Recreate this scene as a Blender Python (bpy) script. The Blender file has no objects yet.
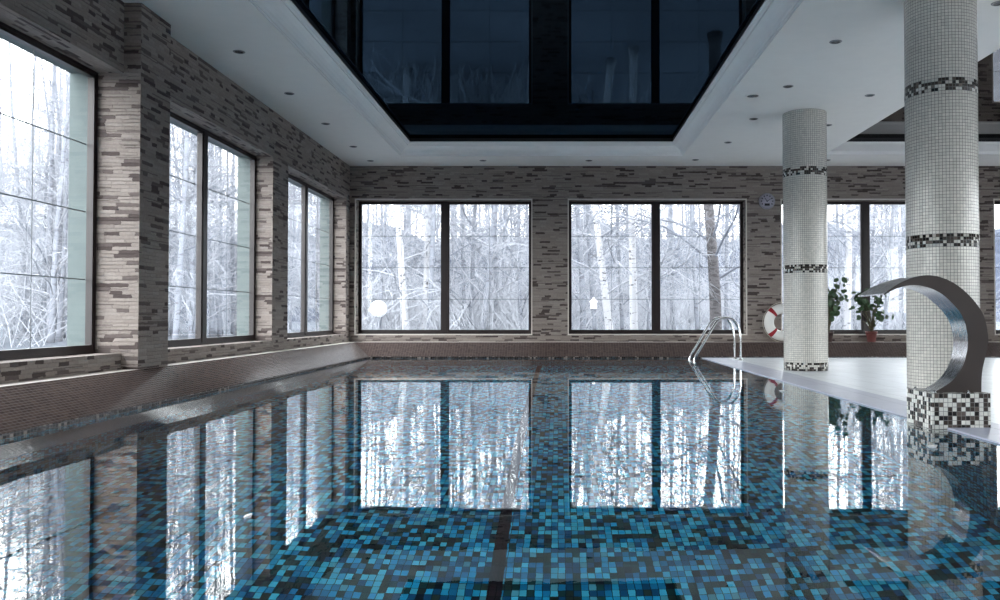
import bpy, bmesh, math, random
from mathutils import Vector, Matrix, Quaternion
random.seed(7)
C = bpy.context.scene.collection
F = 840.0; CX = 558.0; HY = 316.5; CH = 0.78       # lens in pixels, vanishing point, eye height
def px(x, y, D): return ((x - CX) * D / F, D, CH + (HY - y) * D / F)

# ------------------------------------------------------------------ materials
def lin(r, g=None, b=None):
    if g is None: r, g, b = r
    f = lambda c: (c/255/12.92) if c/255 <= .04045 else ((c/255 + .055)/1.055)**2.4
    return (f(r), f(g), f(b), 1)
class NT:
    def __init__(s, name):
        s.m = bpy.data.materials.new(name); s.m.use_nodes = True
        s.t = s.m.node_tree; s.t.nodes.clear()
        s.out = s.t.nodes.new('ShaderNodeOutputMaterial')
    def n(s, typ, **kw):
        nd = s.t.nodes.new(typ)
        for k, v in kw.items(): setattr(nd, k, v)
        return nd
    def l(s, a, b): s.t.links.new(a, b)
    def put(s, sock, v):
        if hasattr(v, 'is_linked') or isinstance(v, bpy.types.NodeSocket): s.l(v, sock)
        else: sock.default_value = v
    def math(s, op, a, b=0.0, c=None):
        nd = s.n('ShaderNodeMath', operation=op)
        s.put(nd.inputs[0], a); s.put(nd.inputs[1], b)
        if c is not None: s.put(nd.inputs[2], c)
        return nd.outputs[0]
    def comb(s, x, y, z=0.0):
        nd = s.n('ShaderNodeCombineXYZ')
        for i, v in enumerate((x, y, z)): s.put(nd.inputs[i], v)
        return nd.outputs[0]
    def white(s, vec):
        nd = s.n('ShaderNodeTexWhiteNoise', noise_dimensions='3D'); s.l(vec, nd.inputs['Vector'])
        return nd
    def ramp(s, fac, stops, mode='CONSTANT'):
        nd = s.n('ShaderNodeValToRGB'); cr = nd.color_ramp; cr.interpolation = mode
        while len(cr.elements) < len(stops): cr.elements.new(0.5)
        for e, (p, c) in zip(cr.elements, stops): e.position = p; e.color = c
        s.l(fac, nd.inputs[0]); return nd.outputs[0]
    def mix(s, fac, a, b, mode='MIX'):
        nd = s.n('ShaderNodeMix', data_type='RGBA', blend_type=mode)
        s.put(nd.inputs[0], fac); s.put(nd.inputs[6], a); s.put(nd.inputs[7], b)
        return nd.outputs[2]
    def uv(s):
        nd = s.n('ShaderNodeUVMap'); nd.uv_map = 'UVMap'
        sp = s.n('ShaderNodeSeparateXYZ'); s.l(nd.outputs[0], sp.inputs[0])
        return nd.outputs[0], sp.outputs[0], sp.outputs[1]
    def noise(s, scale, vec=None, detail=2.0, rough=.5):
        nd = s.n('ShaderNodeTexNoise'); nd.inputs['Scale'].default_value = scale
        nd.inputs['Detail'].default_value = detail; nd.inputs['Roughness'].default_value = rough
        if vec is None: vec = s.n('ShaderNodeTexCoord').outputs['Object']
        s.l(vec, nd.inputs['Vector']); return nd.outputs[0]
    def bump(s, h, dist, strength=1.0):
        nd = s.n('ShaderNodeBump'); nd.inputs['Distance'].default_value = dist
        nd.inputs['Strength'].default_value = strength; s.l(h, nd.inputs['Height']); return nd.outputs[0]
    def bsdf(s, color, rough=.5, metal=0.0, spec=.5, normal=None):
        b = s.n('ShaderNodeBsdfPrincipled')
        s.put(b.inputs['Base Color'], color); s.put(b.inputs['Roughness'], rough); s.put(b.inputs['Metallic'], metal)
        b.inputs['Specular IOR Level'].default_value = spec
        if normal is not None: s.l(normal, b.inputs['Normal'])
        s.l(b.outputs[0], s.out.inputs[0]); return b

def plain(name, rgb, rough=.5, metal=0.0, spec=.5, var=.08, nscale=6):
    s = NT(name); c = lin(rgb)
    f = s.noise(nscale, detail=4)
    lo = tuple(v*(1-var) for v in c[:3]) + (1,); hi = tuple(min(1, v*(1+var)) for v in c[:3]) + (1,)
    s.bsdf(s.ramp(f, [(.3, lo), (.7, hi)], 'LINEAR'), rough, metal, spec); return s.m

def mosaic(name, su, sv, gap, stops, grout, rough=.3, spec=.5, vary=.25, bump=.0008, off=0.0):
    s = NT(name); vec, u, v = s.uv()
    b_ = s.math('DIVIDE', v, sv); r = s.math('FLOOR', b_)
    a = s.math('DIVIDE', u, su)
    if off: a = s.math('ADD', a, s.math('MULTIPLY', r, off))
    c = s.math('FLOOR', a)
    fu = s.math('SUBTRACT', a, c); fv = s.math('SUBTRACT', b_, r)
    du = s.math('MULTIPLY', s.math('SUBTRACT', .5, s.math('ABSOLUTE', s.math('SUBTRACT', fu, .5))), su)
    dv = s.math('MULTIPLY', s.math('SUBTRACT', .5, s.math('ABSOLUTE', s.math('SUBTRACT', fv, .5))), sv)
    d = s.math('MINIMUM', du, dv)
    tile = s.math('GREATER_THAN', d, gap/2)
    w = s.white(s.comb(c, r, 3.3)); w2 = s.white(s.comb(c, r, 11.7))
    col = s.ramp(w.outputs['Value'], stops)
    k = s.math('ADD', s.math('MULTIPLY', w2.outputs['Value'], vary), 1 - vary/2)
    col = s.mix(1.0, col, s.comb(k, k, k), 'MULTIPLY')
    full = s.mix(tile, lin(grout), col)
    rg = s.math('ADD', s.math('MULTIPLY', s.math('SUBTRACT', 1.0, tile), .4), rough)
    h = s.math('MINIMUM', s.math('DIVIDE', d, gap*1.2), 1.0)
    s.bsdf(full, rg, 0, spec, s.bump(h, bump) if bump else None); return s.m

def stone(name):
    s = NT(name); vec, u, v = s.uv()
    RH = .034
    wob = s.math('ADD', s.math('MULTIPLY', s.math('SUBTRACT', s.noise(2.2, vec), .5), .018), s.math('MULTIPLY', s.math('SUBTRACT', s.noise(16, vec), .5), .016))
    wou = s.math('MULTIPLY', s.math('SUBTRACT', s.noise(30, vec, 3), .5), .05)
    b_ = s.math('DIVIDE', s.math('ADD', v, wob), RH); r = s.math('FLOOR', b_); fv = s.math('SUBTRACT', b_, r)
    wr = s.white(s.comb(r, 1.7, 4.1)); wr2 = s.white(s.comb(r, 9.2, 2.6))
    L = s.math('ADD', s.math('MULTIPLY', wr.outputs['Value'], .20), .09)
    a = s.math('ADD', s.math('DIVIDE', s.math('ADD', u, wou), L), s.math('MULTIPLY', wr2.outputs['Value'], 37.0))
    c = s.math('FLOOR', a); fu = s.math('SUBTRACT', a, c)
    w = s.white(s.comb(c, r, .5)); w2 = s.white(s.comb(c, r, 7.5))
    col = s.ramp(w.outputs['Value'], [(0, lin(78, 68, 66)), (.10, lin(98, 88, 85)), (.20, lin(140, 130, 124)),
                                      (.45, lin(143, 133, 127)), (.68, lin(137, 127, 121)), (.86, lin(149, 139, 133))])
    t_ = s.math('DIVIDE', s.math('ADD', v, wob), RH/3); tr = s.math('FLOOR', t_)
    wt_ = s.white(s.comb(tr, 5.5, 1.9)); ta = s.math('FLOOR', s.math('ADD', s.math('DIVIDE', s.math('ADD', u, wou), .42), s.math('MULTIPLY', wt_.outputs['Value'], 53.0)))
    thin = s.math('LESS_THAN', s.white(s.comb(ta, tr, 21.3)).outputs['Value'], .07)
    col = s.mix(s.math('MULTIPLY', thin, .8), col, lin(98, 88, 86))
    grain = s.noise(38, vec, 4, .65)
    k = s.math('ADD', s.math('MULTIPLY', grain, .5), .75)
    col = s.mix(1.0, col, s.comb(k, k, k), 'MULTIPLY')
    dv = s.math('MULTIPLY', s.math('SUBTRACT', .5, s.math('ABSOLUTE', s.math('SUBTRACT', fv, .5))), RH)
    du = s.math('MULTIPLY', s.math('SUBTRACT', .5, s.math('ABSOLUTE', s.math('SUBTRACT', fu, .5))), L)
    joint = s.math('LESS_THAN', s.math('MINIMUM', dv, du), .0016)
    col = s.mix(s.math('MULTIPLY', joint, .12), col, lin(52, 45, 43))  # shade in the cracks between strips, put into the colour
    edge = s.math('MINIMUM', s.math('DIVIDE', s.math('MINIMUM', dv, du), .005), 1.0)
    h = s.math('ADD', s.math('MULTIPLY', edge, s.math('ADD', w2.outputs['Value'], .4)), s.math('MULTIPLY', grain, .35))
    s.bsdf(col, .82, 0, .25, s.bump(h, .006)); return s.m

M = {}
M['stone'] = stone('split face stone')
M['plaster'] = plain('pale render', (98, 107, 107), .85, spec=.2, var=.04)
M['ceil'] = plain('white ceiling paint', (230, 228, 224), .7, spec=.3, var=.015)
M['mould'] = plain('white moulding paint', (248, 247, 245), .5, spec=.4, var=.015)
M['brown_mos'] = mosaic('brown ledge mosaic', .05, .026, .005,
    [(0, lin(72, 60, 57)), (.4, lin(79, 66, 62)), (.75, lin(65, 54, 51))], (92, 83, 81), .14, .08, .2)
M['band_mos'] = mosaic('dark border mosaic', .035, .0243, .0035,
    [(0, lin(30, 30, 34)), (.45, lin(62, 62, 64)), (.68, lin(18, 18, 22)), (.85, lin(128, 122, 118))], (84, 78, 76), .2, .5, .3)
T = 2*math.pi*.308/67
M['col_mos'] = mosaic('pale column mosaic', T, T, .0034,
    [(0, lin(214, 210, 202)), (.5, lin(207, 204, 196)), (.8, lin(219, 214, 206))], (92, 92, 89), .18, .5, .08)
M['ring_mos'] = mosaic('black and white ring mosaic', T, T, .0034,
    [(0, lin(58, 50, 46)), (.33, lin(26, 22, 22)), (.5, lin(104, 94, 88)), (.60, lin(206, 203, 196))], (92, 92, 89), .18, .5, .15)
M['block_mos'] = mosaic('black and white block mosaic', .0308, .0308, .0034,
    [(0, lin(62, 54, 50)), (.22, lin(24, 20, 20)), (.36, lin(98, 88, 82)), (.5, lin(228, 227, 221))], (120, 118, 114), .2, .5, .12)
BLUES = [(0, lin(40, 186, 240)), (.18, lin(84, 218, 252)), (.34, lin(24, 142, 202)), (.49, lin(14, 88, 138)),
         (.63, lin(28, 74, 78)), (.75, lin(44, 64, 60)), (.86, lin(20, 34, 50)), (.94, lin(92, 180, 206))]
M['pool_mos'] = mosaic('blue pool mosaic', .042, .062, .004, BLUES, (24, 44, 58), .4, .2, .25, 0)
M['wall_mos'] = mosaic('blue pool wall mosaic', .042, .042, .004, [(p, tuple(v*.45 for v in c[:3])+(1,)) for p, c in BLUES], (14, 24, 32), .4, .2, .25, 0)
M['lane'] = mosaic('dark lane mosaic', .042, .062, .004, [(0, lin(50, 34, 40)), (.5, lin(38, 26, 36))], (24, 20, 26), .4, .2, .2, 0)
M['deck'] = mosaic('pale deck tile', .33, .33, .006, [(0, lin(226, 231, 237)), (.5, lin(231, 236, 242))], (190, 190, 194), .3, .6, .05, .0004)
M['coping'] = mosaic('pale lavender coping stone', .5, 3.0, .005, [(0, lin(186, 190, 208)), (.5, lin(192, 196, 212))], (150, 152, 164), .34, .4, .05, .0004)
M['frame'] = plain('dark brown window frame', (34, 24, 24), .4, spec=.5, var=.1)
M['wire'] = plain('dark glazing wire', (70, 74, 78), .5)
M['casing'] = plain('pale corner bead', (206, 198, 190), .6, var=.04)
M['chrome'] = plain('polished steel', (205, 206, 208), .12, 1.0, var=.02)
M['white'] = plain('white plastic', (228, 226, 222), .45, var=.03)
M['red'] = plain('red canvas', (150, 24, 36), .7, var=.1)
M['rope'] = plain('pale rope', (200, 192, 180), .8)
M['terracotta'] = plain('red brown pot', (96, 46, 43), .6, var=.12)
M['darkpot'] = plain('dark brown pot', (58, 40, 38), .6, var=.12)
M['soil'] = plain('dark soil', (50, 38, 30), .95, var=.3, nscale=40)
M['leaf'] = plain('dark green leaf', (50, 74, 46), .45, var=.35, nscale=9)
M['stem'] = plain('brown green stem', (72, 66, 44), .7, var=.2)
M['lampring'] = plain('grey metal ring', (126, 126, 128), .4, .6, var=.05)
M['lens'] = plain('dark lamp lens', (46, 46, 48), .25, var=.1)
M['dial'] = plain('pale lavender dial', (166, 162, 178), .5, var=.05)
M['black'] = plain('black plastic', (26, 26, 30), .4, var=.1)
M['globe'] = plain('white opal glass', (252, 252, 252), .35, var=.0)
M['bark_pale'] = None
M['earth'] = plain('below ground concrete', (120, 122, 126), .9)

def steel():
    s = NT('brushed steel')
    tc = s.n('ShaderNodeTexCoord').outputs['Object']
    mp = s.n('ShaderNodeMapping'); mp.inputs['Scale'].default_value = (4, 90, 4); s.l(tc, mp.inputs[0])
    g = s.noise(3, mp.outputs[0], 3)
    s.bsdf(lin(208, 207, 208), s.ramp(g, [(.3, (.2,)*3+(1,)), (.7, (.3,)*3+(1,))], 'LINEAR'), 1.0, .5); return s.m
M['steel'] = steel()
M['shaded'] = plain('dark satin steel', (70, 63, 61), .5, .5, var=.05)  # same steel, with the dark room's reflection painted into the side faces

def water():
    s = NT('clear pool water')
    tc = s.n('ShaderNodeTexCoord').outputs['Object']
    h1 = s.noise(2.2, tc, 2); h2 = s.noise(11, tc, 2)
    h = s.math('ADD', s.math('MULTIPLY', h1, 1.0), s.math('MULTIPLY', h2, .22))
    b = s.n('ShaderNodeBsdfGlass'); b.inputs['IOR'].default_value = 1.48; b.inputs['Roughness'].default_value = 0.0
    b.inputs['Color'].default_value = (.97, 1, 1, 1)
    s.l(s.bump(h, .0006), b.inputs['Normal']); s.l(b.outputs[0], s.out.inputs[0]); return s.m
M['water'] = water()

def film(name, col, rough, dif):
    s = NT(name)
    g = s.n('ShaderNodeBsdfGlossy'); g.inputs['Roughness'].default_value = rough
    n = s.noise(.7, None, 2); s.l(s.ramp(n, [(.3, tuple(c*.9 for c in col)+(1,)), (.7, tuple(c*1.1 for c in col)+(1,))], 'LINEAR'), g.inputs['Color'])
    d = s.n('ShaderNodeBsdfDiffuse'); d.inputs['Color'].default_value = dif + (1,)
    a = s.n('ShaderNodeAddShader'); s.l(g.outputs[0], a.inputs[0]); s.l(d.outputs[0], a.inputs[1])
    s.l(a.outputs[0], s.out.inputs[0]); return s.m
M['film_blue'] = film('dark blue stretch film', (.020, .034, .050), .03, (.0001, .0006, .0015))
M['film_black'] = film('black lacquer stretch film', (.30, .29, .29), .02, (.004, .004, .004))

def glass():
    s = NT('window glass')
    t = s.n('ShaderNodeBsdfTransparent'); t.inputs[0].default_value = (.95, .975, .985, 1)
    g = s.n('ShaderNodeBsdfGlossy'); g.inputs['Roughness'].default_value = 0.01; g.inputs['Color'].default_value = (1, 1, 1, 1)
    lw = s.n('ShaderNodeLayerWeight'); lw.inputs[0].default_value = .5
    fr = s.math('ADD', s.math('MULTIPLY', s.math('POWER', lw.outputs['Facing'], 5.0), .6), .02)
    m = s.n('ShaderNodeMixShader'); s.l(fr, m.inputs[0]); s.l(t.outputs[0], m.inputs[1]); s.l(g.outputs[0], m.inputs[2])
    s.l(m.outputs[0], s.out.inputs[0]); return s.m
M['glass'] = glass()

def bark(name, base, mark, amount):
    s = NT(name)
    tc = s.n('ShaderNodeTexCoord').outputs['Object']
    mp = s.n('ShaderNodeMapping'); mp.inputs['Scale'].default_value = (3, 3, 9); s.l(tc, mp.inputs[0])
    n = s.noise(1.6, mp.outputs[0], 4, .6)
    s.bsdf(s.ramp(n, [(0, lin(mark)), (amount, lin(mark)), (amount + .06, lin(base)), (1, lin(base))], 'LINEAR'), .85, 0, .2); return s.m
M['bark_white'] = bark('white birch bark', (152, 152, 156), (72, 70, 74), .36)
M['bark_pale'] = bark('frosted pale bark', (113, 116, 124), (92, 93, 100), .40)
M['bark_dark'] = bark('grey brown bark', (84, 81, 83), (64, 62, 64), .45)
M['twig_white'] = plain('frosted twigs', (134, 136, 142), .9, spec=.1, var=.15, nscale=2)
M['twig_pale'] = plain('pale grey twigs', (98, 101, 110), .9, spec=.1, var=.2, nscale=2)
M['ground'] = plain('frosted ground', (77, 81, 88), .9, spec=.1, var=.12, nscale=.35)
M['hill'] = plain('frosted hillside in painted haze', (45, 50, 62), .95, spec=.05, var=.3, nscale=.5)  # distance haze put into the blue-grey of the hillside

# ------------------------------------------------------------------ mesh helpers
class MB:
    def __init__(s): s.v = []; s.f = []; s.uvs = []; s.mi = []; s.sm = []
    def quad(s, pts, m=0, uv=None, smooth=False, flip=False):
        pts = [Vector(p) for p in pts]
        if flip: pts = pts[::-1]; uv = uv[::-1] if uv else None
        if uv is None: uv = boxuv(pts)
        b = len(s.v); s.v += pts; s.f.append(tuple(range(b, b + len(pts)))); s.uvs.append(uv); s.mi.append(m); s.sm.append(smooth)
    def box(s, x0, x1, y0, y1, z0, z1, m=0):
        if x1 < x0: x0, x1 = x1, x0
        if y1 < y0: y0, y1 = y1, y0
        p = lambda a, b, c: (x1 if a else x0, y1 if b else y0, z1 if c else z0)
        for q in (((0,0,0),(0,1,0),(1,1,0),(1,0,0)), ((0,0,1),(1,0,1),(1,1,1),(0,1,1)), ((0,0,0),(1,0,0),(1,0,1),(0,0,1)),
                  ((1,1,0),(0,1,0),(0,1,1),(1,1,1)), ((0,1,0),(0,0,0),(0,0,1),(0,1,1)), ((1,0,0),(1,1,0),(1,1,1),(1,0,1))):
            s.quad([p(*c) for c in q], m)
    def tube(s, pts, rad, n=8, m=0, cap=True):
        pts = [Vector(p) for p in pts]; k = len(pts)
        if not hasattr(rad, '__len__'): rad = [rad]*k
        rings = []; ref = None
        for i, p in enumerate(pts):
            t = (pts[min(i+1, k-1)] - pts[max(i-1, 0)]).normalized()
            if ref is None: ref = Vector((1, 0, 0)) if abs(t.x) < .8 else Vector((0, 1, 0))
            a = (ref - t*ref.dot(t)).normalized(); ref = a; b = t.cross(a)
            rings.append([p + (a*math.cos(2*math.pi*j/n) + b*math.sin(2*math.pi*j/n))*rad[i] for j in range(n)])
        b0 = len(s.v)
        for r in rings: s.v += r
        for i in range(k-1):
            for j in range(n):
                j2 = (j+1) % n
                s.f.append((b0+i*n+j, b0+i*n+j2, b0+(i+1)*n+j2, b0+(i+1)*n+j)); s.uvs.append([(0,0)]*4); s.mi.append(m); s.sm.append(n > 3)
        if cap:
            s.f.append(tuple(b0+j for j in range(n))[::-1]); s.uvs.append([(0,0)]*n); s.mi.append(m); s.sm.append(False)
            s.f.append(tuple(b0+(k-1)*n+j for j in range(n))); s.uvs.append([(0,0)]*n); s.mi.append(m); s.sm.append(False)
    def lathe(s, prof, n=32, m=0, c=(0,0,0), axis='z', uvr=None):
        # prof: (radius, height) list, outward normals when heights rise
        k = len(prof); b0 = len(s.v)
        for r, h in prof:
            for j in range(n):
                a = 2*math.pi*j/n; x, y = r*math.cos(a), r*math.sin(a)
                p = (x, y, h) if axis == 'z' else (x, -h, y)
                s.v.append(Vector(p) + Vector(c))
        for i in range(k-1):
            for j in range(n):
                j2 = (j+1) % n
                s.f.append((b0+i*n+j, b0+i*n+j2, b0+(i+1)*n+j2, b0+(i+1)*n+j))
                R = uvr or 1
                s.uvs.append([(2*math.pi*R*jj/n, prof[ii][1]+c[2]) for jj, ii in ((j, i), (j+1, i), (j+1, i+1), (j, i+1))])
                s.mi.append(m); s.sm.append(True)
    def build(s, name, mats, parent=None, merge=False):
        me = bpy.data.meshes.new(name); me.from_pydata([tuple(p) for p in s.v], [], s.f)
        ul = me.uv_layers.new(name='UVMap'); i = 0; flat = []
        for u in s.uvs:
            for a in u: flat += [a[0], a[1]]
        ul.data.foreach_set('uv', flat)
        if not isinstance(mats, (list, tuple)): mats = [mats]
        for q in mats: me.materials.append(q)
        me.polygons.foreach_set('material_index', s.mi); me.polygons.foreach_set('use_smooth', s.sm)
        me.update(); me.validate()
        if merge:
            bm = bmesh.new(); bm.from_mesh(me); bmesh.ops.remove_doubles(bm, verts=bm.verts, dist=1e-5); bm.to_mesh(me); bm.free()
        o = bpy.data.objects.new(name, me); C.objects.link(o)
        if parent: o.parent = parent
        return o
LONGY = [False]
def boxuv(pts):
    n = Vector((0, 0, 0))
    for i in range(len(pts)):
        a, b = pts[i], pts[(i+1) % len(pts)]
        n += Vector(((a.y-b.y)*(a.z+b.z), (a.z-b.z)*(a.x+b.x), (a.x-b.x)*(a.y+b.y)))
    n.normalize()
    if abs(n.z) > .97: return [((p.y, p.x) if LONGY[0] else (p.x, p.y)) for p in pts]
    t = Vector((0, 0, 1)).cross(n).normalized(); v = n.cross(t)
    return [(p.dot(t), p.dot(v)) for p in pts]

def bevel(o, w=.004, seg=2):
    b = o.modifiers.new('bevel', 'BEVEL'); b.width = w; b.segments = seg; b.limit_method = 'ANGLE'
    return o
def tag(o, label=None, cat=None, group=None, kind=None):
    if label: o['label'] = label
    if cat: o['category'] = cat
    if group: o['group'] = group
    if kind: o['kind'] = kind
    return o
def struct(o, label=None, cat=None): return tag(o, label, cat, None, 'structure')
def empty(name, loc=(0,0,0), rz=0):
    o = bpy.data.objects.new(name, None); C.objects.link(o); o.location = loc; o.rotation_euler = (0, 0, rz); o.empty_display_size = .1
    return o
def copy_tree(o, parent=None):
    c = o.copy(); C.objects.link(c)
    if parent: c.parent = parent
    for ch in list(o.children): copy_tree(ch, c)
    return c
def smooth_path(p, n=6):
    p = [Vector(q) for q in p]; out = []
    for i in range(len(p)-1):
        a, b, c, d = p[max(i-1, 0)], p[i], p[i+1], p[min(i+2, len(p)-1)]
        for k in range(n):
            t = k/n
            out.append(.5*((2*b) + (c-a)*t + (2*a-5*b+4*c-d)*t*t + (3*b-a-3*c+d)*t**3))
    out.append(p[-1]); return out

# ------------------------------------------------------------------ room
XL, YB, XR, YF, ZC = -4.05, 16.30, 10.6, -5.0, 3.71
ZS, ZT = .44, 3.05                       # window sill and head
WI, WO = .25, .50                        # reveal: stone part, whole wall
def wall(name, axis, plane, out, span, holes, label):
    """axis 'x': wall in a plane of constant x, running along y (and the reverse); out = outward sign"""
    mb = MB()
    P = (lambda u, z, d: (plane + out*d, u, z)) if axis == 'x' else (lambda u, z, d: (u, plane + out*d, z))
    LONGY[0] = axis == 'x'
    z0, z1 = -.3, ZC + .5
    us = sorted(set([span[0], span[1]] + [h for q in holes for h in q]))
    zs = [z0, ZS, ZT, z1]
    flip0 = (axis == 'x') == (out > 0)
    flip0 = not flip0 if axis == 'y' else flip0
    def q(a, b, c, d, m): 
        mb.quad([a, b, c, d], m)
    for i in range(len(us)-1):
        for j in range(3):
            if j == 1 and any(abs(h[0]-us[i]) < 1e-6 for h in holes): continue
            q(P(us[i], zs[j], 0), P(us[i+1], zs[j], 0), P(us[i+1], zs[j+1], 0), P(us[i], zs[j+1], 0), 0)
            q(P(us[i], zs[j], WO), P(us[i], zs[j+1], WO), P(us[i+1], zs[j+1], WO), P(us[i+1], zs[j], WO), 1)
    for a, b in holes:
        for (d0, d1, m) in ((0, WI, 0), (WI, WO, 1)):
            q(P(a, ZS, d0), P(b, ZS, d0), P(b, ZS, d1), P(a, ZS, d1), m)
            q(P(a, ZT, d0), P(a, ZT, d1), P(b, ZT, d1), P(b, ZT, d0), m)
            q(P(a, ZS, d0), P(a, ZS, d1), P(a, ZT, d1), P(a, ZT, d0), m)
            q(P(b, ZS, d0), P(b, ZT, d0), P(b, ZT, d1), P(b, ZS, d1), m)
    a, b = span
    q(P(a, z1, 0), P(b, z1, 0), P(b, z1, WO), P(a, z1, WO), 1); q(P(a, z0, 0), P(a, z0, WO), P(b, z0, WO), P(b, z0, 0), 1)
    for u in span: q(P(u, z0, 0), P(u, z0, WO), P(u, z1, WO), P(u, z1, 0), 1)
    LONGY[0] = False
    o = mb.build(name, [M['stone'], M['plaster']], merge=True)
    bm = bmesh.new(); bm.from_mesh(o.data); bmesh.ops.recalc_face_normals(bm, faces=bm.faces); bm.to_mesh(o.data); bm.free()
    return struct(o, label)

left_holes = [(-3.90, -.48), (.20, 3.65), (4.38, 7.79), (8.46, 11.90), (12.58, 16.03)]
back_holes = [(-3.93, -.52), (.21, 3.65), (4.35, 7.78), (8.49, 10.4)]
right_holes = [(-3.6, -.2), (.6, 4.0), (4.8, 8.2), (9.0, 12.4)]  # unseen windows, added to bring more daylight onto the deck
front_holes = []
wall_left = wall('wall_left', 'x', XL, -1, (YF - WO, YB), left_holes, 'left wall of split-face taupe stone with tall windows')
wall_back = wall('wall_back', 'y', YB, 1, (XL - WO, XR + WO), back_holes, 'far wall of split-face taupe stone with wide windows')
wall_right = wall('wall_right', 'x', XR, 1, (YF - WO, YB), right_holes, 'right wall of split-face stone beyond the deck')
wall_front = wall('wall_front', 'y', YF, -1, (XL, XR), front_holes, 'stone wall behind the viewer')
# stone piers standing proud of the left wall between the windows
for k, (a, b) in enumerate([(-.48, .20), (3.65, 4.38), (7.79, 8.385)]):
    mb = MB(); mb.box(XL - .0, -3.89, a, b, .28, ZC)
    o = mb.build('wall_pier', M['stone'], wall_left)

# windows
wn = [0]
def window(axis, plane, out, hole, casing=False, label=None):
    wn[0] += 1
    a, b = hole; d0 = WI - .012                         # frame sits at the outer end of the stone reveal
    o = empty('window_%d' % wn[0], (plane, (a+b)/2, ZS) if axis == 'x' else ((a+b)/2, plane, ZS)); struct(o, label)
    base = Vector(o.location)
    def B(mb, u0, u1, z0, z1, e0, e1, m=0):
        if axis == 'x': x0, x1 = sorted((plane + out*e0 - base.x, plane + out*e1 - base.x)); mb.box(x0, x1, u0-base.y, u1-base.y, z0-base.z, z1-base.z, m)
        else: y0, y1 = sorted((plane + out*e0 - base.y, plane + out*e1 - base.y)); mb.box(u0-base.x, u1-base.x, y0, y1, z0-base.z, z1-base.z, m)
    fw, sw, c = .026, .030, (a+b)/2
    def ring(mb, u0, u1, z0, z1, w, e0, e1):
        B(mb, u0, u0+w, z0, z1, e0, e1); B(mb, u1-w, u1, z0, z1, e0, e1)
        B(mb, u0+w, u1-w, z0, z0+w, e0, e1); B(mb, u0+w, u1-w, z1-w, z1, e0, e1)
    f = MB(); ring(f, a, b, ZS, ZT, fw, d0, d0+.08); bevel(f.build('frame', M['frame'], o), .004)
    p = MB(); B(p, c-.054, c+.054, ZS+fw, ZT-fw, d0-.006, d0+.08); bevel(p.build('mullion', M['frame'], o), .006)
    for (u0, u1) in ((a+fw, c-.054), (c+.054, b-fw)):
        s = MB(); ring(s, u0, u1, ZS+fw, ZT-fw, sw, d0+.003, d0+.064); B(s, u0+sw, u1-sw, ZS+fw+sw-.004, ZS+fw+sw+.022, d0+.003, d0+.06); sh = bevel(s.build('sash', M['frame'], o), .008)
        g = MB(); B(g, u0+sw-.008, u1-sw+.008, ZS+fw+sw-.008, ZT-fw-sw+.008, d0+.028, d0+.034); g.build('pane', M['glass'], sh)
        # thin grid over the pane: three cross wires and one upright
        w = MB(); r = .0048; e = d0+.075
        z0, z1 = ZS+fw+sw, ZT-fw-sw; v0, v1 = u0+sw, u1-sw
        for t in (.25, .5, .75): B(w, v0, v1, z0+(z1-z0)*t-r, z0+(z1-z0)*t+r, e-r, e+r)
        B(w, (v0+v1)/2-r*.6, (v0+v1)/2+r*.6, z0, z1, e-r*.6, e+r*.6)
        w.build('glazing_wire', M['wire'], sh)
    if casing:
        s = MB(); w = .022
        for (u0, u1, z0, z1) in ((a-w, a, ZS-w, ZT+w), (b, b+w, ZS-w, ZT+w), (a, b, ZT, ZT+w), (a, b, ZS-w, ZS)):
            B(s, u0, u1, z0, z1, -.006, .02)
        s.build('casing', M['casing'], o)
    return o
for i, h in enumerate(left_holes):
    window('x', XL, -1, h, False, 'dark-framed two-pane window in the left stone wall, ' + ['behind the viewer', 'beside the viewer', 'cut by the left edge of view', 'second from the far corner', 'nearest the far corner'][i])
for i, h in enumerate(back_holes): window('y', YB, 1, h, True, 'dark-framed two-pane window in the far stone wall, ' + ['at the left corner', 'behind the pool ladder', 'behind the potted plants', 'at the right edge of view'][i])
for h in right_holes: window('x', XR, 1, h, False, 'unseen two-pane window added in the right stone wall to light the deck')
for h in front_holes: window('y', YF, -1, h, False, 'dark-framed two-pane window behind the viewer')

# ceiling with two raised trays
TA = (-2.87, 2.27, -1.5, 15.28)          # pool tray at ceiling level
TB = (4.83, 9.9, 3.0, 15.14)             # side tray
mb = MB()
xs = [XL, TA[0], TA[1], TB[0], TB[1], XR]
def cquad(x0, x1, y0, y1): 
    mb.quad([(x0, y0, ZC), (x0, y1, ZC), (x1, y1, ZC), (x1, y0, ZC)])
cquad(XL, TA[0], YF, YB); cquad(TA[0], TA[1], YF, TA[2]); cquad(TA[0], TA[1], TA[3], YB); cquad(TA[1], TB[0], YF, YB)
cquad(TB[0], TB[1], YF, TB[2]); cquad(TB[0], TB[1], TB[3], YB); cquad(TB[1], XR, YF, YB)
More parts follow.
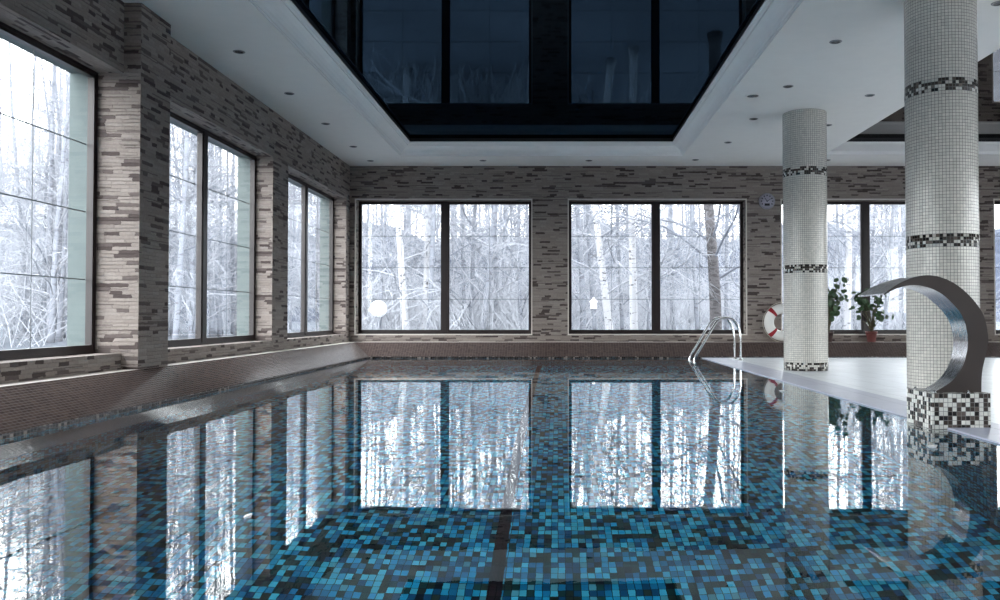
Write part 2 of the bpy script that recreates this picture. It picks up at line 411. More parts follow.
# unseen eave added to shade the far ledge from high sky, then roof slab
mb.box(XL-.5, XR+.5, YB+WO-.02, YB+1.75, 3.30, 3.45)
mb.box(XL-.2, XR+.2, YF-.2, YB+.2, ZC+.45, ZC+.55)
struct(mb.build('ceiling', M['ceil']), 'white ceiling around the raised dark trays')
def loft(rect, prof, name, mat, label):
    mb = MB(); x0, x1, y0, y1 = rect; rings = []
    for i, z in prof: rings.append([Vector((x0+i, y0+i, z)), Vector((x1-i, y0+i, z)), Vector((x1-i, y1-i, z)), Vector((x0+i, y1-i, z))])
    for a, b in zip(rings, rings[1:]):
        for j in range(4): mb.quad([a[j], a[(j+1) % 4], b[(j+1) % 4], b[j]], 0, flip=True)
    return struct(mb.build(name, mat), label)
loft(TA, [(0, ZC), (-.004, ZC+.012), (.012, ZC+.02), (.012, ZC+.034), (.03, ZC+.044), (.042, ZC+.07), (.066, ZC+.1), (.1, ZC+.128), (.14, ZC+.15), (.16, ZC+.158), (.16, ZC+.176), (.178, ZC+.18), (.19, ZC+.2), (.205, ZC+.206), (.205, ZC+.224)],
     'trim_1', M['mould'], 'white stepped moulding around the tray above the pool')
loft(TB, [(0, ZC), (-.004, ZC+.012), (.0, ZC+.03), (.012, ZC+.05), (.012, ZC+.20), (.02, ZC+.21), (.02, ZC+.23)],
     'trim_2', M['mould'], 'white moulding around the dark tray above the deck')
mb = MB(); i = .20; z = ZC + .285
mb.box(TA[0]+i, TA[1]-i, TA[2]+i, TA[3]-i, z, z+.02)
struct(mb.build('stretch_ceiling', M['film_blue']), 'glossy dark blue stretch ceiling above the pool')
loft((TA[0]+.19, TA[1]-.19, TA[2]+.19, TA[3]-.19), [(0, ZC+.222), (.006, ZC+.226), (.006, ZC+.29)], 'trim_3', M['black'], 'black shadow gap around the blue stretch ceiling')
loft(TB, [(.01, ZC+.229), (.016, ZC+.233), (.016, ZC+.31)], 'trim_4', M['black'], 'black shadow gap around the black stretch ceiling')
mb = MB(); z = ZC + .30; mb.box(TB[0]-.02, TB[1]+.02, TB[2]-.02, TB[3]+.02, z, z+.02)
struct(mb.build('stretch_ceiling', M['film_black']), 'glossy black stretch ceiling above the deck')

# pool basin, ledges and deck
PX0, PX1, PY0, PY1, PD = -3.53, 2.69, 1.15, 15.69, -2.6
LZ = .29; CZ = .034
mb = MB(); LONGY[0] = True
for (a, b, c, d) in (((PX0, PY0, PD), (PX0, PY1, PD), (PX0, PY1, CZ*.0), (PX0, PY0, 0)),):
    mb.quad([a, d, c, b], 1)
mb.quad([(PX0, PY1, PD), (PX0, PY1, 0), (PX1, PY1, 0), (PX1, PY1, PD)], 1)
mb.quad([(PX1, PY0, PD), (PX1, PY1, PD), (PX1, PY1, 0), (PX1, PY0, 0)], 1)
mb.quad([(PX0, PY0, PD), (PX1, PY0, PD), (PX1, PY0, 0), (PX0, PY0, 0)], 1)
LONGY[0] = False
LX0, LX1 = -.385, -.305
for (x0, x1, m) in ((PX0, LX0, 0), (LX0, LX1, 2), (LX1, PX1, 0)):
    mb.quad([(x0, PY0, PD), (x1, PY0, PD), (x1, PY1, PD), (x0, PY1, PD)], m)
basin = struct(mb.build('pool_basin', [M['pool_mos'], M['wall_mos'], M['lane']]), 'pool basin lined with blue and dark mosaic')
wm = MB(); wm.quad([(PX0, PY0, 0), (PX1, PY0, 0), (PX1, PY1, 0), (PX0, PY1, 0)])
wt = tag(wm.build('pool_water', M['water']), 'still clear pool water mirroring the windows', 'water', None, 'stuff')

mb = MB()
# left ramp + curb + ledge, back ramp + curb + ledge, mitred at the corner
lx, by = -3.88, 16.04
def lq(p, m): mb.quad(p, m)
lq([(PX0, YF, -.02), (PX0, YF, CZ), (PX0, PY1, CZ), (PX0, PY1, -.02)], 1)
mb.f[-1] = mb.f[-1]
lq([(PX0, YF, CZ), (lx, YF, LZ), (lx, by, LZ), (PX0, PY1, CZ)], 0)
lq([(lx, YF, LZ), (XL, YF, LZ), (XL, YB, LZ), (lx, by, LZ)], 2)
lq([(PX0, PY1, -.02), (PX0, PY1, CZ), (XR, PY1, CZ), (XR, PY1, -.02)], 1)
lq([(PX0, PY1, CZ), (lx, by, LZ), (XR, by, LZ), (XR, PY1, CZ)], 0)
lq([(lx, by, LZ), (XL, YB, LZ), (XR, YB, LZ), (XR, by, LZ)], 2)
struct(mb.build('pool_ledge', [M['brown_mos'], M['band_mos'], M['casing']]), 'sloping brown mosaic ledge with a dark tile border along the pool')

DZ = .012
mb = MB()
cw = .46
mb.quad([(PX1+cw, PY0, DZ), (XR, PY0, DZ), (XR, PY1, DZ), (PX1+cw, PY1, DZ)], 0)
mb.quad([(PX0, YF, DZ), (XR, YF, DZ), (XR, PY0-cw, DZ), (PX0, PY0-cw, DZ)], 0)
mb.quad([(PX1+cw, PY0-cw, DZ), (XR, PY0-cw, DZ), (XR, PY0, DZ), (PX1+cw, PY0, DZ)], 0)
LONGY[0] = True
mb.quad([(PX1, PY0, DZ), (PX1+cw, PY0, DZ), (PX1+cw, PY1, DZ), (PX1, PY1, DZ)], 1)
LONGY[0] = False
mb.quad([(PX0, PY0-cw, DZ), (PX1+cw, PY0-cw, DZ), (PX1+cw, PY0, DZ), (PX0, PY0, DZ)], 1)
mb.quad([(PX1, PY0, -.0), (PX1, PY0, DZ), (PX1, PY1, DZ), (PX1, PY1, -.0)], 1)
mb.quad([(PX0, PY0, -.0), (PX0, PY0, DZ), (PX1, PY0, DZ), (PX1, PY0, -.0)], 1)
mb.box(PX1+.02, XR, YF, PY1, -.3, -.2, 2)
struct(mb.build('floor', [M['deck'], M['coping'], M['earth']]), 'pale tiled pool deck with a lavender coping edge')

# ------------------------------------------------------------------ columns
def column(x, y, label):
    o = empty('column', (x, y, DZ)); tag(o, label, 'column')
    s = MB(); s.lathe([(.308, 0), (.308, ZC-DZ)], 96, 0, uvr=.308); s.build('shaft', M['col_mos'], o)
    for z0, z1 in ((0, 4*T), (1.375, 1.375+4*T), (2.775, 2.775+4*T)):
        k0 = round(z0/T)*T
        r = MB(); r.lathe([(.306, k0), (.3095, k0), (.3095, k0+4*T), (.306, k0+4*T)], 96, 0, uvr=.308)
        ob = r.build('mosaic_band', M['ring_mos'], o); ob['label'] = 'ring of dark brown and white mosaic tiles'
    return o
column(3.525, 7.7, 'near round column of pale mosaic with dark mosaic rings, behind the steel fountain')
column(3.565, 12.1, 'far round column of pale mosaic with dark mosaic rings, in front of the lifebuoy')

# ------------------------------------------------------------------ cascade fountain
fx0, fx1, fy0, fy1, fz = 2.585, 2.99, 5.82, 6.24, .25
fo = empty('cascade_fountain', ((fx0+fx1)/2, (fy0+fy1)/2, 0)); tag(fo, 'curved steel cascade fountain on a black and white mosaic block at the pool edge', 'fountain')
fl = Vector(fo.location)
mb = MB(); mb.box(fx0-fl.x, fx1-fl.x, fy0-fl.y, fy1-fl.y, -.35, fz)
bevel(mb.build('pedestal', M['block_mos'], fo), .003)
st = [((980.5,393),(932,393),5.90,.20),((981.5,372),(951,381),5.90,.20),((986,352),(962.5,365),5.90,.21),((988,338),(967.5,346),5.90,.22),((984.5,318),(966,327),5.90,.23),
      ((977.5,305),(961,314),5.89,.25),((967,293),(952.5,303.5),5.88,.27),((955,283.5),(942,294),5.87,.29),((942,277.5),(930,288),5.86,.32),((929,275.2),(918,285.3),5.85,.35),
      ((915,277),(908,285.6),5.84,.38),((899,283.4),(895,289.2),5.83,.44),((884,293.6),(884,295.2),5.82,.50)]
def P2(p, D): a = px(p[0], p[1], D); return Vector((a[0], 0, a[2]))
co = smooth_path([P2(s[0], s[2]) for s in st], 5); ci = smooth_path([P2(s[1], s[2]) for s in st], 5)
cd = smooth_path([Vector((s[2], s[3], 0)) for s in st], 5)
mb = MB(); secs = []
for a, b, d in zip(co, ci, cd):
    secs.append([Vector((a.x, d.x, a.z)) - fl, Vector((a.x, d.x+d.y, a.z)) - fl, Vector((b.x, d.x+d.y, b.z)) - fl, Vector((b.x, d.x, b.z)) - fl])
for s0, s1 in zip(secs, secs[1:]):
    for j in range(4): mb.quad([s0[j], s0[(j+1) % 4], s1[(j+1) % 4], s1[j]], j % 2, smooth=True, flip=True)
mb.quad(secs[0], 0); mb.quad(secs[-1], 0, flip=True)
sp = mb.build('spout', [M['steel'], M['shaded']], fo, merge=True)
bm = bmesh.new(); bm.from_mesh(sp.data); bmesh.ops.recalc_face_normals(bm, faces=bm.faces); bm.to_mesh(sp.data); bm.free()
es = sp.modifiers.new('edges', 'EDGE_SPLIT'); es.split_angle = math.radians(40)
for (bx, byy) in ((fx0+.04, fy0+.04), (fx1-.14, fy0+.03), (fx0+.04, fy1-.06), (fx1-.02, fy1-.06)):
    b = MB(); b.lathe([(.0001, .018), (.006, .017), (.009, .012), (.009, .004), (.013, .004), (.013, 0)][::-1], 12); ob = b.build('bolt', M['chrome'], fo); ob.location = (bx-fl.x, byy-fl.y, fz)

# ------------------------------------------------------------------ pool ladder
lo = empty('pool_ladder', (3.2, 15.0, DZ)); tag(lo, 'polished steel pool ladder with two arched handrails at the far deck corner', 'pool ladder')
path = smooth_path([(3.2,0,0),(3.2,0,.22),(3.195,0,.44),(3.15,0,.60),(3.07,0,.71),(2.96,0,.745),(2.85,0,.725),(2.76,0,.645),(2.63,0,.43),(2.48,0,.18),(2.405,0,.05),(2.385,0,-.03),(2.41,0,-.13),(2.50,0,-.30),(2.60,0,-.48),(2.63,0,-.62),(2.63,0,-1.35)], 5)
for dy in (-.26, .26):
    mb = MB(); mb.tube([(p.x-3.2, dy, p.z) for p in path], .021, 12); mb.build('handrail', M['chrome'], lo)
    mb = MB(); mb.lathe([(.048, 0), (.048, .008), (.03, .02), (.022, .03)], 20); f = mb.build('flange', M['chrome'], lo); f.location = (0, dy, 0)
for z in (-.55, -.85, -1.15):
    mb = MB(); mb.box(-.62, -.53, -.25, .25, z, z+.03); bevel(mb.build('tread', M['chrome'], lo), .008)

# ------------------------------------------------------------------ lifebuoy
bo = empty('lifebuoy', (4.33, 16.205, .668)); tag(bo, 'white lifebuoy with red bands hanging on the far stone wall behind the column', 'lifebuoy')
def torus_arc(R, r, a0, a1, n, m=16, sq=.9):
    mb = MB(); rings = []
    for i in range(n+1):
        a = a0 + (a1-a0)*i/n
        rings.append([Vector(((R + r*math.cos(2*math.pi*j/m))*math.cos(a), sq*r*math.sin(2*math.pi*j/m), (R + r*math.cos(2*math.pi*j/m))*math.sin(a))) for j in range(m)])
    for i in range(n):
        for j in range(m): mb.quad([rings[i][j], rings[i][(j+1) % m], rings[i+1][(j+1) % m], rings[i+1][j]], 0, smooth=True, flip=False)
    return mb
torus_arc(.262, .096, 0, 2*math.pi, 64).build('ring', M['white'], bo, merge=True)
for k in range(4):
    a = math.pi/4 + k*math.pi/2
    o = torus_arc(.262, .0985, a-.12, a+.12, 8).build('band', M['red'], bo, merge=True); o['label'] = 'red canvas band'
mb = MB(); pts = []
for i in range(65):
    a = 2*math.pi*i/64; pts.append(((.372+.012*abs(math.sin(2*a-math.pi/2)))*math.cos(a), -.01, (.372+.012*abs(math.sin(2*a-math.pi/2)))*math.sin(a)))
mb.tube(pts, .006, 6); mb.build('grab_rope', M['rope'], bo)

# ------------------------------------------------------------------ wall clock dial
ko = empty('wall_clock', (4.06, YB, 3.02)); tag(ko, 'round pale lavender dial mounted high on the far stone wall beside the column', 'clock')
mb = MB(); mb.lathe([(.158, 0), (.158, .03), (.15, .042), (.138, .042), (.134, .03)], 40, axis='y'); mb.build('rim', plain('pale grey rim', (150, 148, 156), .4), ko)
mb = MB(); mb.lathe([(.136, .0), (.136, .031), (.0001, .031)], 40, axis='y'); mb.build('face', M['dial'], ko)
mb = MB()
for k in range(12):
    a = math.pi/2 - k*math.pi/6; c, s = math.cos(a), math.sin(a)
    if k in (5, 6, 7): continue
    p = lambda r, w: (r*c - w*s, -.0325, r*s + w*c)
    mb = MB(); mb.quad([p(.098, -.011), p(.122, -.011), p(.122, .011), p(.098, .011)], flip=True); mb.build('mark', M['black'], ko)
mb = MB(); mb.box(-.048, .05, -.034, -.031, -.09, -.045); mb.build('window', M['black'], ko)
for a, L, w in ((2.2, .07, .008), (.55, .1, .006)):
    c, s = math.cos(a), math.sin(a); p = lambda r, t: (r*c - t*s, -.036, r*s + t*c)
    mb = MB(); mb.quad([p(-.015, -w), p(L, -w*.5), p(L, w*.5), p(-.015, w)], flip=True); mb.build('hand', M['black'], ko)

# ------------------------------------------------------------------ potted plants
def plant(x, y, z, pr, ph, potmat, n, spread, h0, h1, lean, seed, label, leafr):
    rnd = random.Random(seed)
    o = empty('potted_plant', (x, y, z)); tag(o, label, 'plant')
    mb = MB(); mb.lathe([(pr*.72, 0), (pr*.95, ph*.8), (pr*1.06, ph*.8), (pr*1.08, ph), (pr*.94, ph), (pr*.92, ph*.88)], 28)
    pts = [(pr*.72*math.cos(2*math.pi*j/28), pr*.72*math.sin(2*math.pi*j/28), 0) for j in range(28)]; mb.quad(pts, 0, flip=True)
    mb.build('pot', potmat, o)
    mb = MB(); mb.lathe([(pr*.93, ph*.9), (.0001, ph*.93)], 20); mb.build('soil', M['soil'], o)
    st = MB(); lf = MB()
    for i in range(n):
        a = rnd.uniform(0, 2*math.pi); R = spread*math.sqrt(rnd.random()); H = rnd.uniform(h0, h1)
        tip = Vector((R*math.cos(a) + lean*(H-ph), min(.05, R*math.sin(a)*.5 - .02), H - .25*R))
        b = Vector((rnd.uniform(-.02, .02), rnd.uniform(-.02, .02), ph*.9))
        mid = (b+tip)*.5 + Vector((lean*.02-tip.x*.12, 0, .06))
        path = smooth_path([b, mid, tip], 5)
        st.tube(path, [.006 - .003*k/len(path) for k in range(len(path))], 5)
        for q in range(rnd.randint(2, 4)):
            t = path[min(len(path)-1, int(len(path)*(1 - .6*q/4)))] + Vector((rnd.uniform(-.07, .07), rnd.uniform(-.03, .02), rnd.uniform(-.05, .05)))
            nrm = Vector((rnd.uniform(-.6, .6), -1 + rnd.uniform(-.2, .5), rnd.uniform(-.2, .9))).normalized()
            ax = Vector((rnd.uniform(-1, 1), 0, rnd.uniform(-1, .6))); ax = (ax - nrm*ax.dot(nrm)).normalized(); bx = nrm.cross(ax)
            L = leafr*rnd.uniform(.7, 1.25); W = L*rnd.uniform(.62, .85)
            prof = [(-1, 0), (-.75, .55), (-.25, .95), (.25, .9), (.7, .55), (1, 0)]
            up = [t + ax*(L*u) + bx*(W*v) + nrm*(.12*L*v*v) for u, v in prof]; dn = [t + ax*(L*u) - bx*(W*v) + nrm*(.12*L*v*v) for u, v in prof]
            sp_ = [t + ax*(L*u) for u, v in prof]
            for k in range(5):
                lf.quad([sp_[k], sp_[k+1], up[k+1], up[k]], smooth=True); lf.quad([sp_[k+1], sp_[k], dn[k], dn[k+1]], smooth=True)
    st.build('stem', M['stem'], o); lf.build('foliage', M['leaf'], o)
    return o
plant(6.03, 16.17, LZ, .105, .205, M['terracotta'], 30, .40, .48, 1.08, 0, 3, 'bushy round-leaved plant in a red brown pot on the far ledge under the window post', .052)
plant(5.20, 16.17, LZ, .095, .20, M['darkpot'], 22, .20, .60, 1.22, .20, 8, 'leaning leafy plant in a dark pot on the far ledge beside the far column', .06)

# ------------------------------------------------------------------ ceiling fittings
def downlight():
    o = empty('downlight', (0, 0, ZC))
    mb = MB(); mb.lathe([(.046, -.002), (.05, -.008), (.062, -.006), (.066, -.001)], 28); mb.build('ring', M['lampring'], o)
    mb = MB(); mb.lathe([(.0001, -.001), (.03, -.002), (.049, -.004)], 24); mb.build('lens', M['lens'], o)
    return o
dl = downlight(); first = True
rows = [('left', [(-3.53, y) for y in (7.5, 9.24, 10.98, 12.71, 14.43)]), ('far', [(-3.53, 15.75), (-1.41, 15.73), (.58, 15.73), (2.57, 15.65), (5.04, 15.68)]),
        ('right', [(2.96, 8.9), (2.93, 10.64), (2.90, 12.4), (2.86, 14.08)]), ('deck', [(4.12, 7.8), (4.13, 9.45), (4.13, 11.07), (4.13, 12.8), (4.13, 14.5)])]
names = {'left': ['above the first left window, cut by the frame', 'nearest the viewer', 'second from the front', 'third from the front', 'fourth from the front'],
         'far': ['in the far left corner', 'over the left far window', 'between the two far windows', 'over the right far window', 'behind the far column']}
ordn = ['first', 'second', 'third', 'fourth', 'fifth']
for rn, ps in rows:
    for k, (x, y) in enumerate(ps):
        o = dl if first else copy_tree(dl); first = False
        o.location = (x, y, ZC)
        if rn == 'left': lab = 'recessed downlight, %s from the viewer in the left ceiling row above the stone wall' % ordn[k]
        elif rn == 'far': lab = 'recessed downlight in the far ceiling row, %s' % names['far'][k]
        elif rn == 'right': lab = 'recessed downlight, %s from the viewer in the row between pool tray and columns' % ordn[k]
        else: lab = 'recessed downlight, %s from the viewer in the row along the dark deck tray' % ordn[k]
        tag(o, lab, 'downlight', {'left': 'downlights along the left wall', 'far': 'downlights along the far wall', 'right': 'downlights beside the pool tray', 'deck': 'downlights along the deck tray'}[rn])
so = empty('ceiling_speaker', (2.58, 11.07, ZC)); tag(so, 'larger round grey fitting in the ceiling beside the pool tray', 'ceiling fitting')
mb = MB(); mb.lathe([(.075, -.012), (.085, -.016), (.1, -.012), (.108, -.001)], 32); mb.build('rim', M['white'], so)
mb = MB(); mb.lathe([(.0001, -.022), (.04, -.02), (.078, -.012)], 28); mb.build('grille', M['lens'], so)

# ------------------------------------------------------------------ flecks on the water
for k, (x, y, w, lab) in enumerate([(930.5, 447, .030, 'white fleck floating on the water in front of the fountain block'),
                                    (249, 516.5, .015, 'small white fleck floating on the water at lower left'),
                                    (782, 391.3, .020, 'tiny white fleck floating on the water before the far column')]):
    D = F*CH/(y - HY); p = px(x, y, D)
    mb = MB(); n = 14; rnd = random.Random(k)
    top = []; bot = []
    for j in range(n):
        a = 2*math.pi*j/n; r = w*(1 + .15*math.sin(3*a+k)); top.append(Vector((r*math.cos(a), 1.9*r*math.sin(a), .008 + .004*math.cos(a)))); bot.append(Vector((.8*r*math.cos(a), 1.5*r*math.sin(a), .0)))
    mb.quad(top, 0); mb.quad(bot, 0, flip=True)
    for j in range(n): mb.quad([bot[j], bot[(j+1) % n], top[(j+1) % n], top[j]])
    o = mb.build('floating_fleck', M['globe']); o.location = (p[0], p[1], .001); o.rotation_euler = (0, 0, .6*k-.5)  # small flat white fleck lying on the water
    tag(o, lab, 'petal', 'white flecks on the water')

# ------------------------------------------------------------------ outdoors
def gh(x, y):
    d = max(y - 16.8, -4.55 - x, x - 11.1, -5.5 - y, 0)
    t = min(1, max(0, (d - 28)/70)); t = t*t*(3-2*t)
    far = 11.0 if y > -5 and x < 11 or y > 17 else 2.0
    return -.35 + .022*min(d, 40) + far*t + .12*math.sin(x*.31)*math.sin(y*.27)*min(1, d/10) + t*(1.1*math.sin(x*.21+1)+.8*math.sin(x*.47)+.5*math.sin(y*.33))
def grid(name, x0, x1, y0, y1, nx, ny, mat):
    mb = MB(); vs = [[Vector((x0+(x1-x0)*i/nx, y0+(y1-y0)*j/ny, 0)) for j in range(ny+1)] for i in range(nx+1)]
    b0 = 0
    for r in vs:
        for p in r: p.z = gh(p.x, p.y); mb.v.append(p)
    for i in range(nx):
        for j in range(ny):
            cx, cy = x0+(x1-x0)*(i+.5)/nx, y0+(y1-y0)*(j+.5)/ny
            if -3.4 < cx < 10 and -4 < cy < 15.6: continue
            k = i*(ny+1)+j; mb.f.append((k, k+ny+1, k+ny+2, k+1)); mb.uvs.append([(0,0)]*4); mb.sm.append(True)
            d = max(cy - 16.8, -4.55 - cx, cx - 11.1, -5.5 - cy, 0); mb.mi.append(1 if d > 32 else 0)
    return mb.build(name, mat)
struct(grid('ground', -120, 120, -60, 140, 150, 120, [M['ground'], M['hill']]), 'frosted ground rising to a wooded hillside outside')

def tree_mesh(seed, H, r0, bend, nb, twig, spreadf, droop, start=.25, lean=0.0):
    rnd = random.Random(seed); tr = MB(); cr = MB()
    n = 9; pts = []; rad = []
    ph = rnd.uniform(0, 6.3); dx = lean
    for i in range(n):
        t = i/(n-1); pts.append(Vector((dx*H*t + bend*math.sin(2.6*t+ph) - bend*math.sin(ph), bend*.6*math.cos(2.1*t+ph) - bend*.6*math.cos(ph), H*t))); rad.append(r0*(1-.85*t)+.004)
    P = smooth_path(pts, 3); R = [r0*(1-.86*i/(len(P)-1))+.004 for i in range(len(P))]
    R[0] *= 1.35
    tr.tube(P, R, 8)
    def limb(p, d, L, r, lvl):
        k = 4 if lvl else 5; q = [p]; cur = p.copy(); dd = d.copy()
        for i in range(k):
            dd = (dd + Vector((rnd.uniform(-.28, .28), rnd.uniform(-.28, .28), rnd.uniform(-.2, .26) - droop*(lvl*.12)))).normalized()
            cur = cur + dd*(L/k); q.append(cur.copy())
        cr.tube(q, [r*(1-.7*i/k)+.0015 for i in range(k+1)], 5 if lvl == 0 else 3, 0, False)
        if lvl < 2:
            m = (11 if lvl == 0 else 7) if twig else (8 if lvl == 0 else 5)
            for j in range(m):
                a = q[1 + int((k)*(.15+.85*(j+rnd.random())/m))] if k > 1 else q[-1]
                nd = (dd + Vector((rnd.uniform(-1, 1), rnd.uniform(-1, 1), rnd.uniform(-.5, .7)))).normalized()
                limb(a, nd, L*rnd.uniform(.35, .6), max(.0025, r*.42), lvl+1)
    for b in range(nb):
        t = start + (1-start)*(b+rnd.random())/nb; i = min(len(P)-1, int(t*(len(P)-1)))
        a = rnd.uniform(0, 2*math.pi); up = rnd.uniform(.25, 1.0)
        limb(P[i], Vector((math.cos(a), math.sin(a), up)).normalized(), H*spreadf*(1.15-t)*rnd.uniform(.7, 1.2), max(.005, R[i]*.24), 0)
    return tr, cr
def make_tree(name, seed, H, r0, bend, nb, twig, spreadf, droop, bm_, tm, **kw):
    tr, cr = tree_mesh(seed, H, r0, bend, nb, twig, spreadf, droop, **kw)
    o = empty(name); tr.build('trunk', bm_, o); tag(cr.build('branches', tm, o), kind='stuff'); return o
protos = {
 'birch': [make_tree('birch_tree', 11+i, 13, .115, .35, 26, True, .26, 1.0, M['bark_white'], M['twig_white'], start=.14, lean=(-.05, .0, .03)[i]) for i in range(3)],
 'slim': [make_tree('woodland_tree', 31+i, 15, .075, .3, 22, False, .2, .5, M['bark_pale'], M['twig_pale'], start=.12) for i in range(4)],
 'bushy': [make_tree('woodland_tree', 51+i, 11, .085, .5, 30, True, .30, 1.2, M['bark_pale'], M['twig_white'], start=.06) for i in range(3)],
 'leaning': [make_tree('leaning_tree', 71, 12, .17, .8, 26, True, .28, 1.4, M['bark_dark'], M['twig_pale'], start=.15, lean=.05)],
}
used = set()
def place(kind, i, x, y, s, rz, label, cat, group=None):
    pr = protos[kind][i % len(protos[kind])]
    if pr.name in used: o = copy_tree(pr)
    else: o = pr; used.add(pr.name)
    o.location = (x, y, gh(x, y) - .05); o.rotation_euler = (0, 0, rz); o.scale = (s, s, s)
    return tag(o, label, cat, group)
def far_place(kind, i, xp, D, s, rz, label, cat='tree', group=None):
    return place(kind, i, (xp - CX)*D/F, D, s, rz, label, cat, group)
far_place('birch', 1, 407, 25, 1.0, .4, 'white birch tree with a thick trunk outside the left pane of the left far window')
far_place('birch', 2, 424, 29, .95, 2.0, 'second white birch just right of the thick birch, outside the left far window')
far_place('birch', 0, 612, 24, 1.0, .0, 'white birch leaning to the left outside the left pane of the middle far window')
far_place('birch', 1, 634, 23, 1.0, 1.3, 'straight white birch near the post outside the middle far window')
far_place('leaning', 0, 716, 22, 1.0, .3, 'crooked grey tree outside the right pane of the middle far window')
far_place('slim', 0, 470, 30, 1.1, 1.0, 'bare dark-stemmed tree near the left of the right pane of the left far window')
far_place('birch', 2, 846, 24, .9, .9, 'white birch outside the window behind the far column')
far_place('bushy', 1, 884, 23, .9, .7, 'dense frosted tree outside the window between the two columns')
rnd = random.Random(5)
def panegroup(xp):
    for a, b, t in ((357, 444, 'left pane of the left far window'), (444, 531, 'right pane of the left far window'), (570, 657, 'left pane of the middle far window'),
                    (657, 746, 'right pane of the middle far window'), (783, 870, 'left pane of the window behind the far column'), (870, 960, 'right pane of the window behind the far column')):
        if a <= xp < b: return t
    return None
k = 0
for xp0 in [364, 380, 396, 416, 436, 452, 462, 482, 496, 508, 524, 578, 590, 602, 622, 646, 666, 682, 698, 728, 738, 836, 856, 866, 878, 896, 904, 1010]:
    for D0 in (30, 44, 62, 80) if k % 2 else (32, 46, 64):
        xp = xp0 + rnd.uniform(-8, 8); D = D0 + rnd.uniform(-5, 8); kind = rnd.choice(['slim', 'slim', 'bushy'])
        g = panegroup(xp); k += 1
        if not g: continue
        fr = {'slim': 'slim pale bare', 'bushy': 'spreading frosted'}[kind]
        lab = '%s woodland tree outside the %s' % (fr, g)
        far_place(kind, k, xp, D, rnd.uniform(.75, 1.25)*(1.0 if D0 < 60 else 1.2), rnd.uniform(0, 6.3), lab, 'tree', '%s trees outside the %s' % (fr, g))
# wood beyond the left windows
for j in range(120):
    xp = rnd.choice([rnd.uniform(-10, 80), rnd.uniform(166, 240), rnd.uniform(286, 326)]); D = rnd.uniform(24, 90); x = (xp - CX)*D/F
    if x > -11: continue
    kind = rnd.choice(['slim', 'bushy']); k += 1
    win = 'first left window' if xp < 100 else ('second left window' if xp < 262 else 'third left window')
    fr = {'slim': 'slim pale bare', 'bushy': 'spreading frosted'}[kind]
    place(kind, k, x, D, rnd.uniform(.8, 1.3), rnd.uniform(0, 6.3), '%s woodland tree in the wood outside the %s' % (fr, win), 'tree', '%s trees outside the %s' % (fr, win))
for kd in protos:
    for pr in protos[kd]:
        if pr.name not in used:
            for ch in list(pr.children): bpy.data.objects.remove(ch)
            bpy.data.objects.remove(pr)
# frosted brush, one uncountable mass of twigs
mb = MB(); rnd = random.Random(9)
def bush(x, y, H, n, w=1):
    z = gh(x, y)
    for i in range(n):
        a = rnd.uniform(0, 6.3); s = rnd.uniform(.2, .8)
        p = Vector((x + rnd.uniform(-.6, .6)*w, y + rnd.uniform(-.6, .6)*w, z - .05)); q = [p]
        d = Vector((math.cos(a)*s, math.sin(a)*s, 1)).normalized()
        for k in range(4):
            d = (d + Vector((rnd.uniform(-.3, .3), rnd.uniform(-.3, .3), rnd.uniform(-.25, .1)))).normalized(); q.append(q[-1] + d*H/4*rnd.uniform(.8, 1.2))
        mb.tube(q, [.012*w, .010*w, .008*w, .006*w, .003*w], 3, 0, False)
for i in range(420):
    D = rnd.uniform(24, 66); xp = rnd.uniform(350, 960)
    if 565 < xp < 745 and D < 44 and rnd.random() < .75: continue
    bush((xp-CX)*D/F, D, rnd.uniform(1.2, 3.4), 26)
for i in range(110):
    D = rnd.uniform(66, 118); xp = rnd.uniform(345, 965); bush((xp-CX)*D/F, D, rnd.uniform(3, 7), 16, 2.2)
for i in range(150):
    xp = rnd.choice([rnd.uniform(-10, 80), rnd.uniform(166, 240), rnd.uniform(286, 330)]); D = rnd.uniform(60, 118); x = (xp-CX)*D/F
    if x > -40: continue
    bush(x, D, rnd.uniform(3, 7), 16, 2.2)
for i in range(120):
    d = rnd.uniform(10, 40); y = min(120, 10 + d*rnd.uniform(.9, 3.2)); bush(-4.6-d, y, rnd.uniform(1, 3), 22)
tag(mb.build('frosted_brush', M['twig_white']), 'tangle of frosted brush between the trees outside', 'brush', None, 'stuff')

# garden globe lamp
D = 28; p = px(378.5, 309, D); g0 = gh(p[0], D)
go = empty('garden_lamp', (p[0], D, g0)); tag(go, 'white globe garden lamp on a post outside the left far window', 'garden lamp')
mb = MB(); R = .28; mb.lathe([(max(.0001, R*math.sin(math.pi*i/20)), p[2]-g0 - R*math.cos(math.pi*i/20)) for i in range(21)], 32); mb.build('globe', M['globe'], go)
mb = MB(); mb.tube([(0, 0, 0), (0, 0, p[2]-g0-R+.01)], .03, 12); mb.build('post', M['bark_pale'], go)
mb = MB(); mb.lathe([(.05, p[2]-g0-R-.03), (.07, p[2]-g0-R+.005), (.06, p[2]-g0-R+.03)], 20); mb.build('collar', M['bark_pale'], go)
# little white lantern by the birch
D = 27.0; p = px(593.5, 304, D); g0 = gh(p[0], D)
ho = empty('garden_lantern', (p[0], D, g0)); tag(ho, 'small white house-shaped lantern on a post outside the middle far window', 'lantern')
mb = MB(); z = p[2]-g0-.14; mb.box(-.10, .10, -.10, .10, z, z+.2); mb.build('box', M['globe'], ho)
mb = MB(); a = [(-.13, -.13, z+.2), (.13, -.13, z+.2), (.13, .13, z+.2), (-.13, .13, z+.2)]; t = (0, 0, z+.36)
for j in range(4): mb.quad([a[j], a[(j+1) % 4], t])
mb.quad(a, flip=True); mb.build('roof', M['globe'], ho)
mb = MB(); mb.tube([(0, 0, 0), (0, 0, z)], .03, 10); mb.build('post', M['bark_pale'], ho)

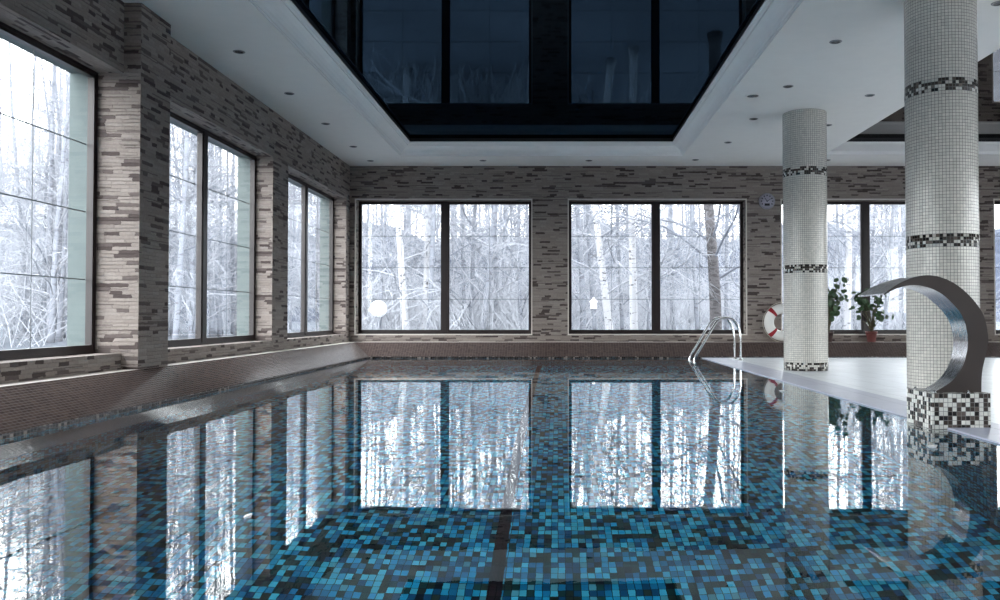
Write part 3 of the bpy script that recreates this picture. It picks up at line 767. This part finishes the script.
# ------------------------------------------------------------------ daylight
W = bpy.data.worlds.new('World'); bpy.context.scene.world = W; W.use_nodes = True
nt = W.node_tree; nt.nodes.clear()
tc = nt.nodes.new('ShaderNodeTexCoord'); sp = nt.nodes.new('ShaderNodeSeparateXYZ'); rp = nt.nodes.new('ShaderNodeValToRGB'); bg = nt.nodes.new('ShaderNodeBackground'); ou = nt.nodes.new('ShaderNodeOutputWorld')
nt.links.new(tc.outputs['Generated'], sp.inputs[0]); nt.links.new(sp.outputs[2], rp.inputs[0])
rp.color_ramp.elements[0].position = 0.0; rp.color_ramp.elements[0].color = (1, .994, .984, 1)
rp.color_ramp.elements[1].position = .6; rp.color_ramp.elements[1].color = (.965, .98, 1, 1)
nt.links.new(rp.outputs[0], bg.inputs[0]); bg.inputs[1].default_value = 3.2; nt.links.new(bg.outputs[0], ou.inputs[0])
def portal(axis, plane, out, hole):
    l = bpy.data.lights.new('daylight_portal', 'AREA'); l.shape = 'RECTANGLE'; l.size = hole[1]-hole[0]; l.size_y = ZT-ZS; l.cycles.is_portal = True
    o = bpy.data.objects.new('daylight_portal', l); C.objects.link(o)
    c = (hole[0]+hole[1])/2; zc = (ZS+ZT)/2; e = plane + out*(WO+.02)
    o.location = (e, c, zc) if axis == 'x' else (c, e, zc)
    d = Vector((-out, 0, 0)) if axis == 'x' else Vector((0, -out, 0))
    o.rotation_euler = d.to_track_quat('-Z', 'Z').to_euler()
for h in left_holes: portal('x', XL, -1, h)
for h in back_holes: portal('y', YB, 1, h)
for h in right_holes: portal('x', XR, 1, h)
for h in front_holes: portal('y', YF, -1, h)

# ------------------------------------------------------------------ camera and view
cam = bpy.data.cameras.new('camera'); co_ = bpy.data.objects.new('camera', cam); C.objects.link(co_)
cam.sensor_width = 36; cam.lens = F/1000*36; cam.shift_x = -(CX-500)/1000
co_.location = (0, 0, CH); co_.rotation_euler = (math.radians(90) + math.atan((HY-300)/F), 0, 0); cam.clip_end = 400
sc = bpy.context.scene; sc.camera = co_
sc.view_settings.view_transform = 'Standard'; sc.view_settings.look = 'None'; sc.view_settings.gamma = 1; sc.view_settings.use_curve_mapping = False
sc.view_settings.exposure = 1.95
cy = sc.cycles
cy.max_bounces = 14; cy.diffuse_bounces = 6; cy.glossy_bounces = 6; cy.transmission_bounces = 8; cy.transparent_max_bounces = 16
cy.caustics_refractive = True; cy.caustics_reflective = True; cy.sample_clamp_indirect = 6.0; cy.use_denoising = True
cy.use_adaptive_sampling = False
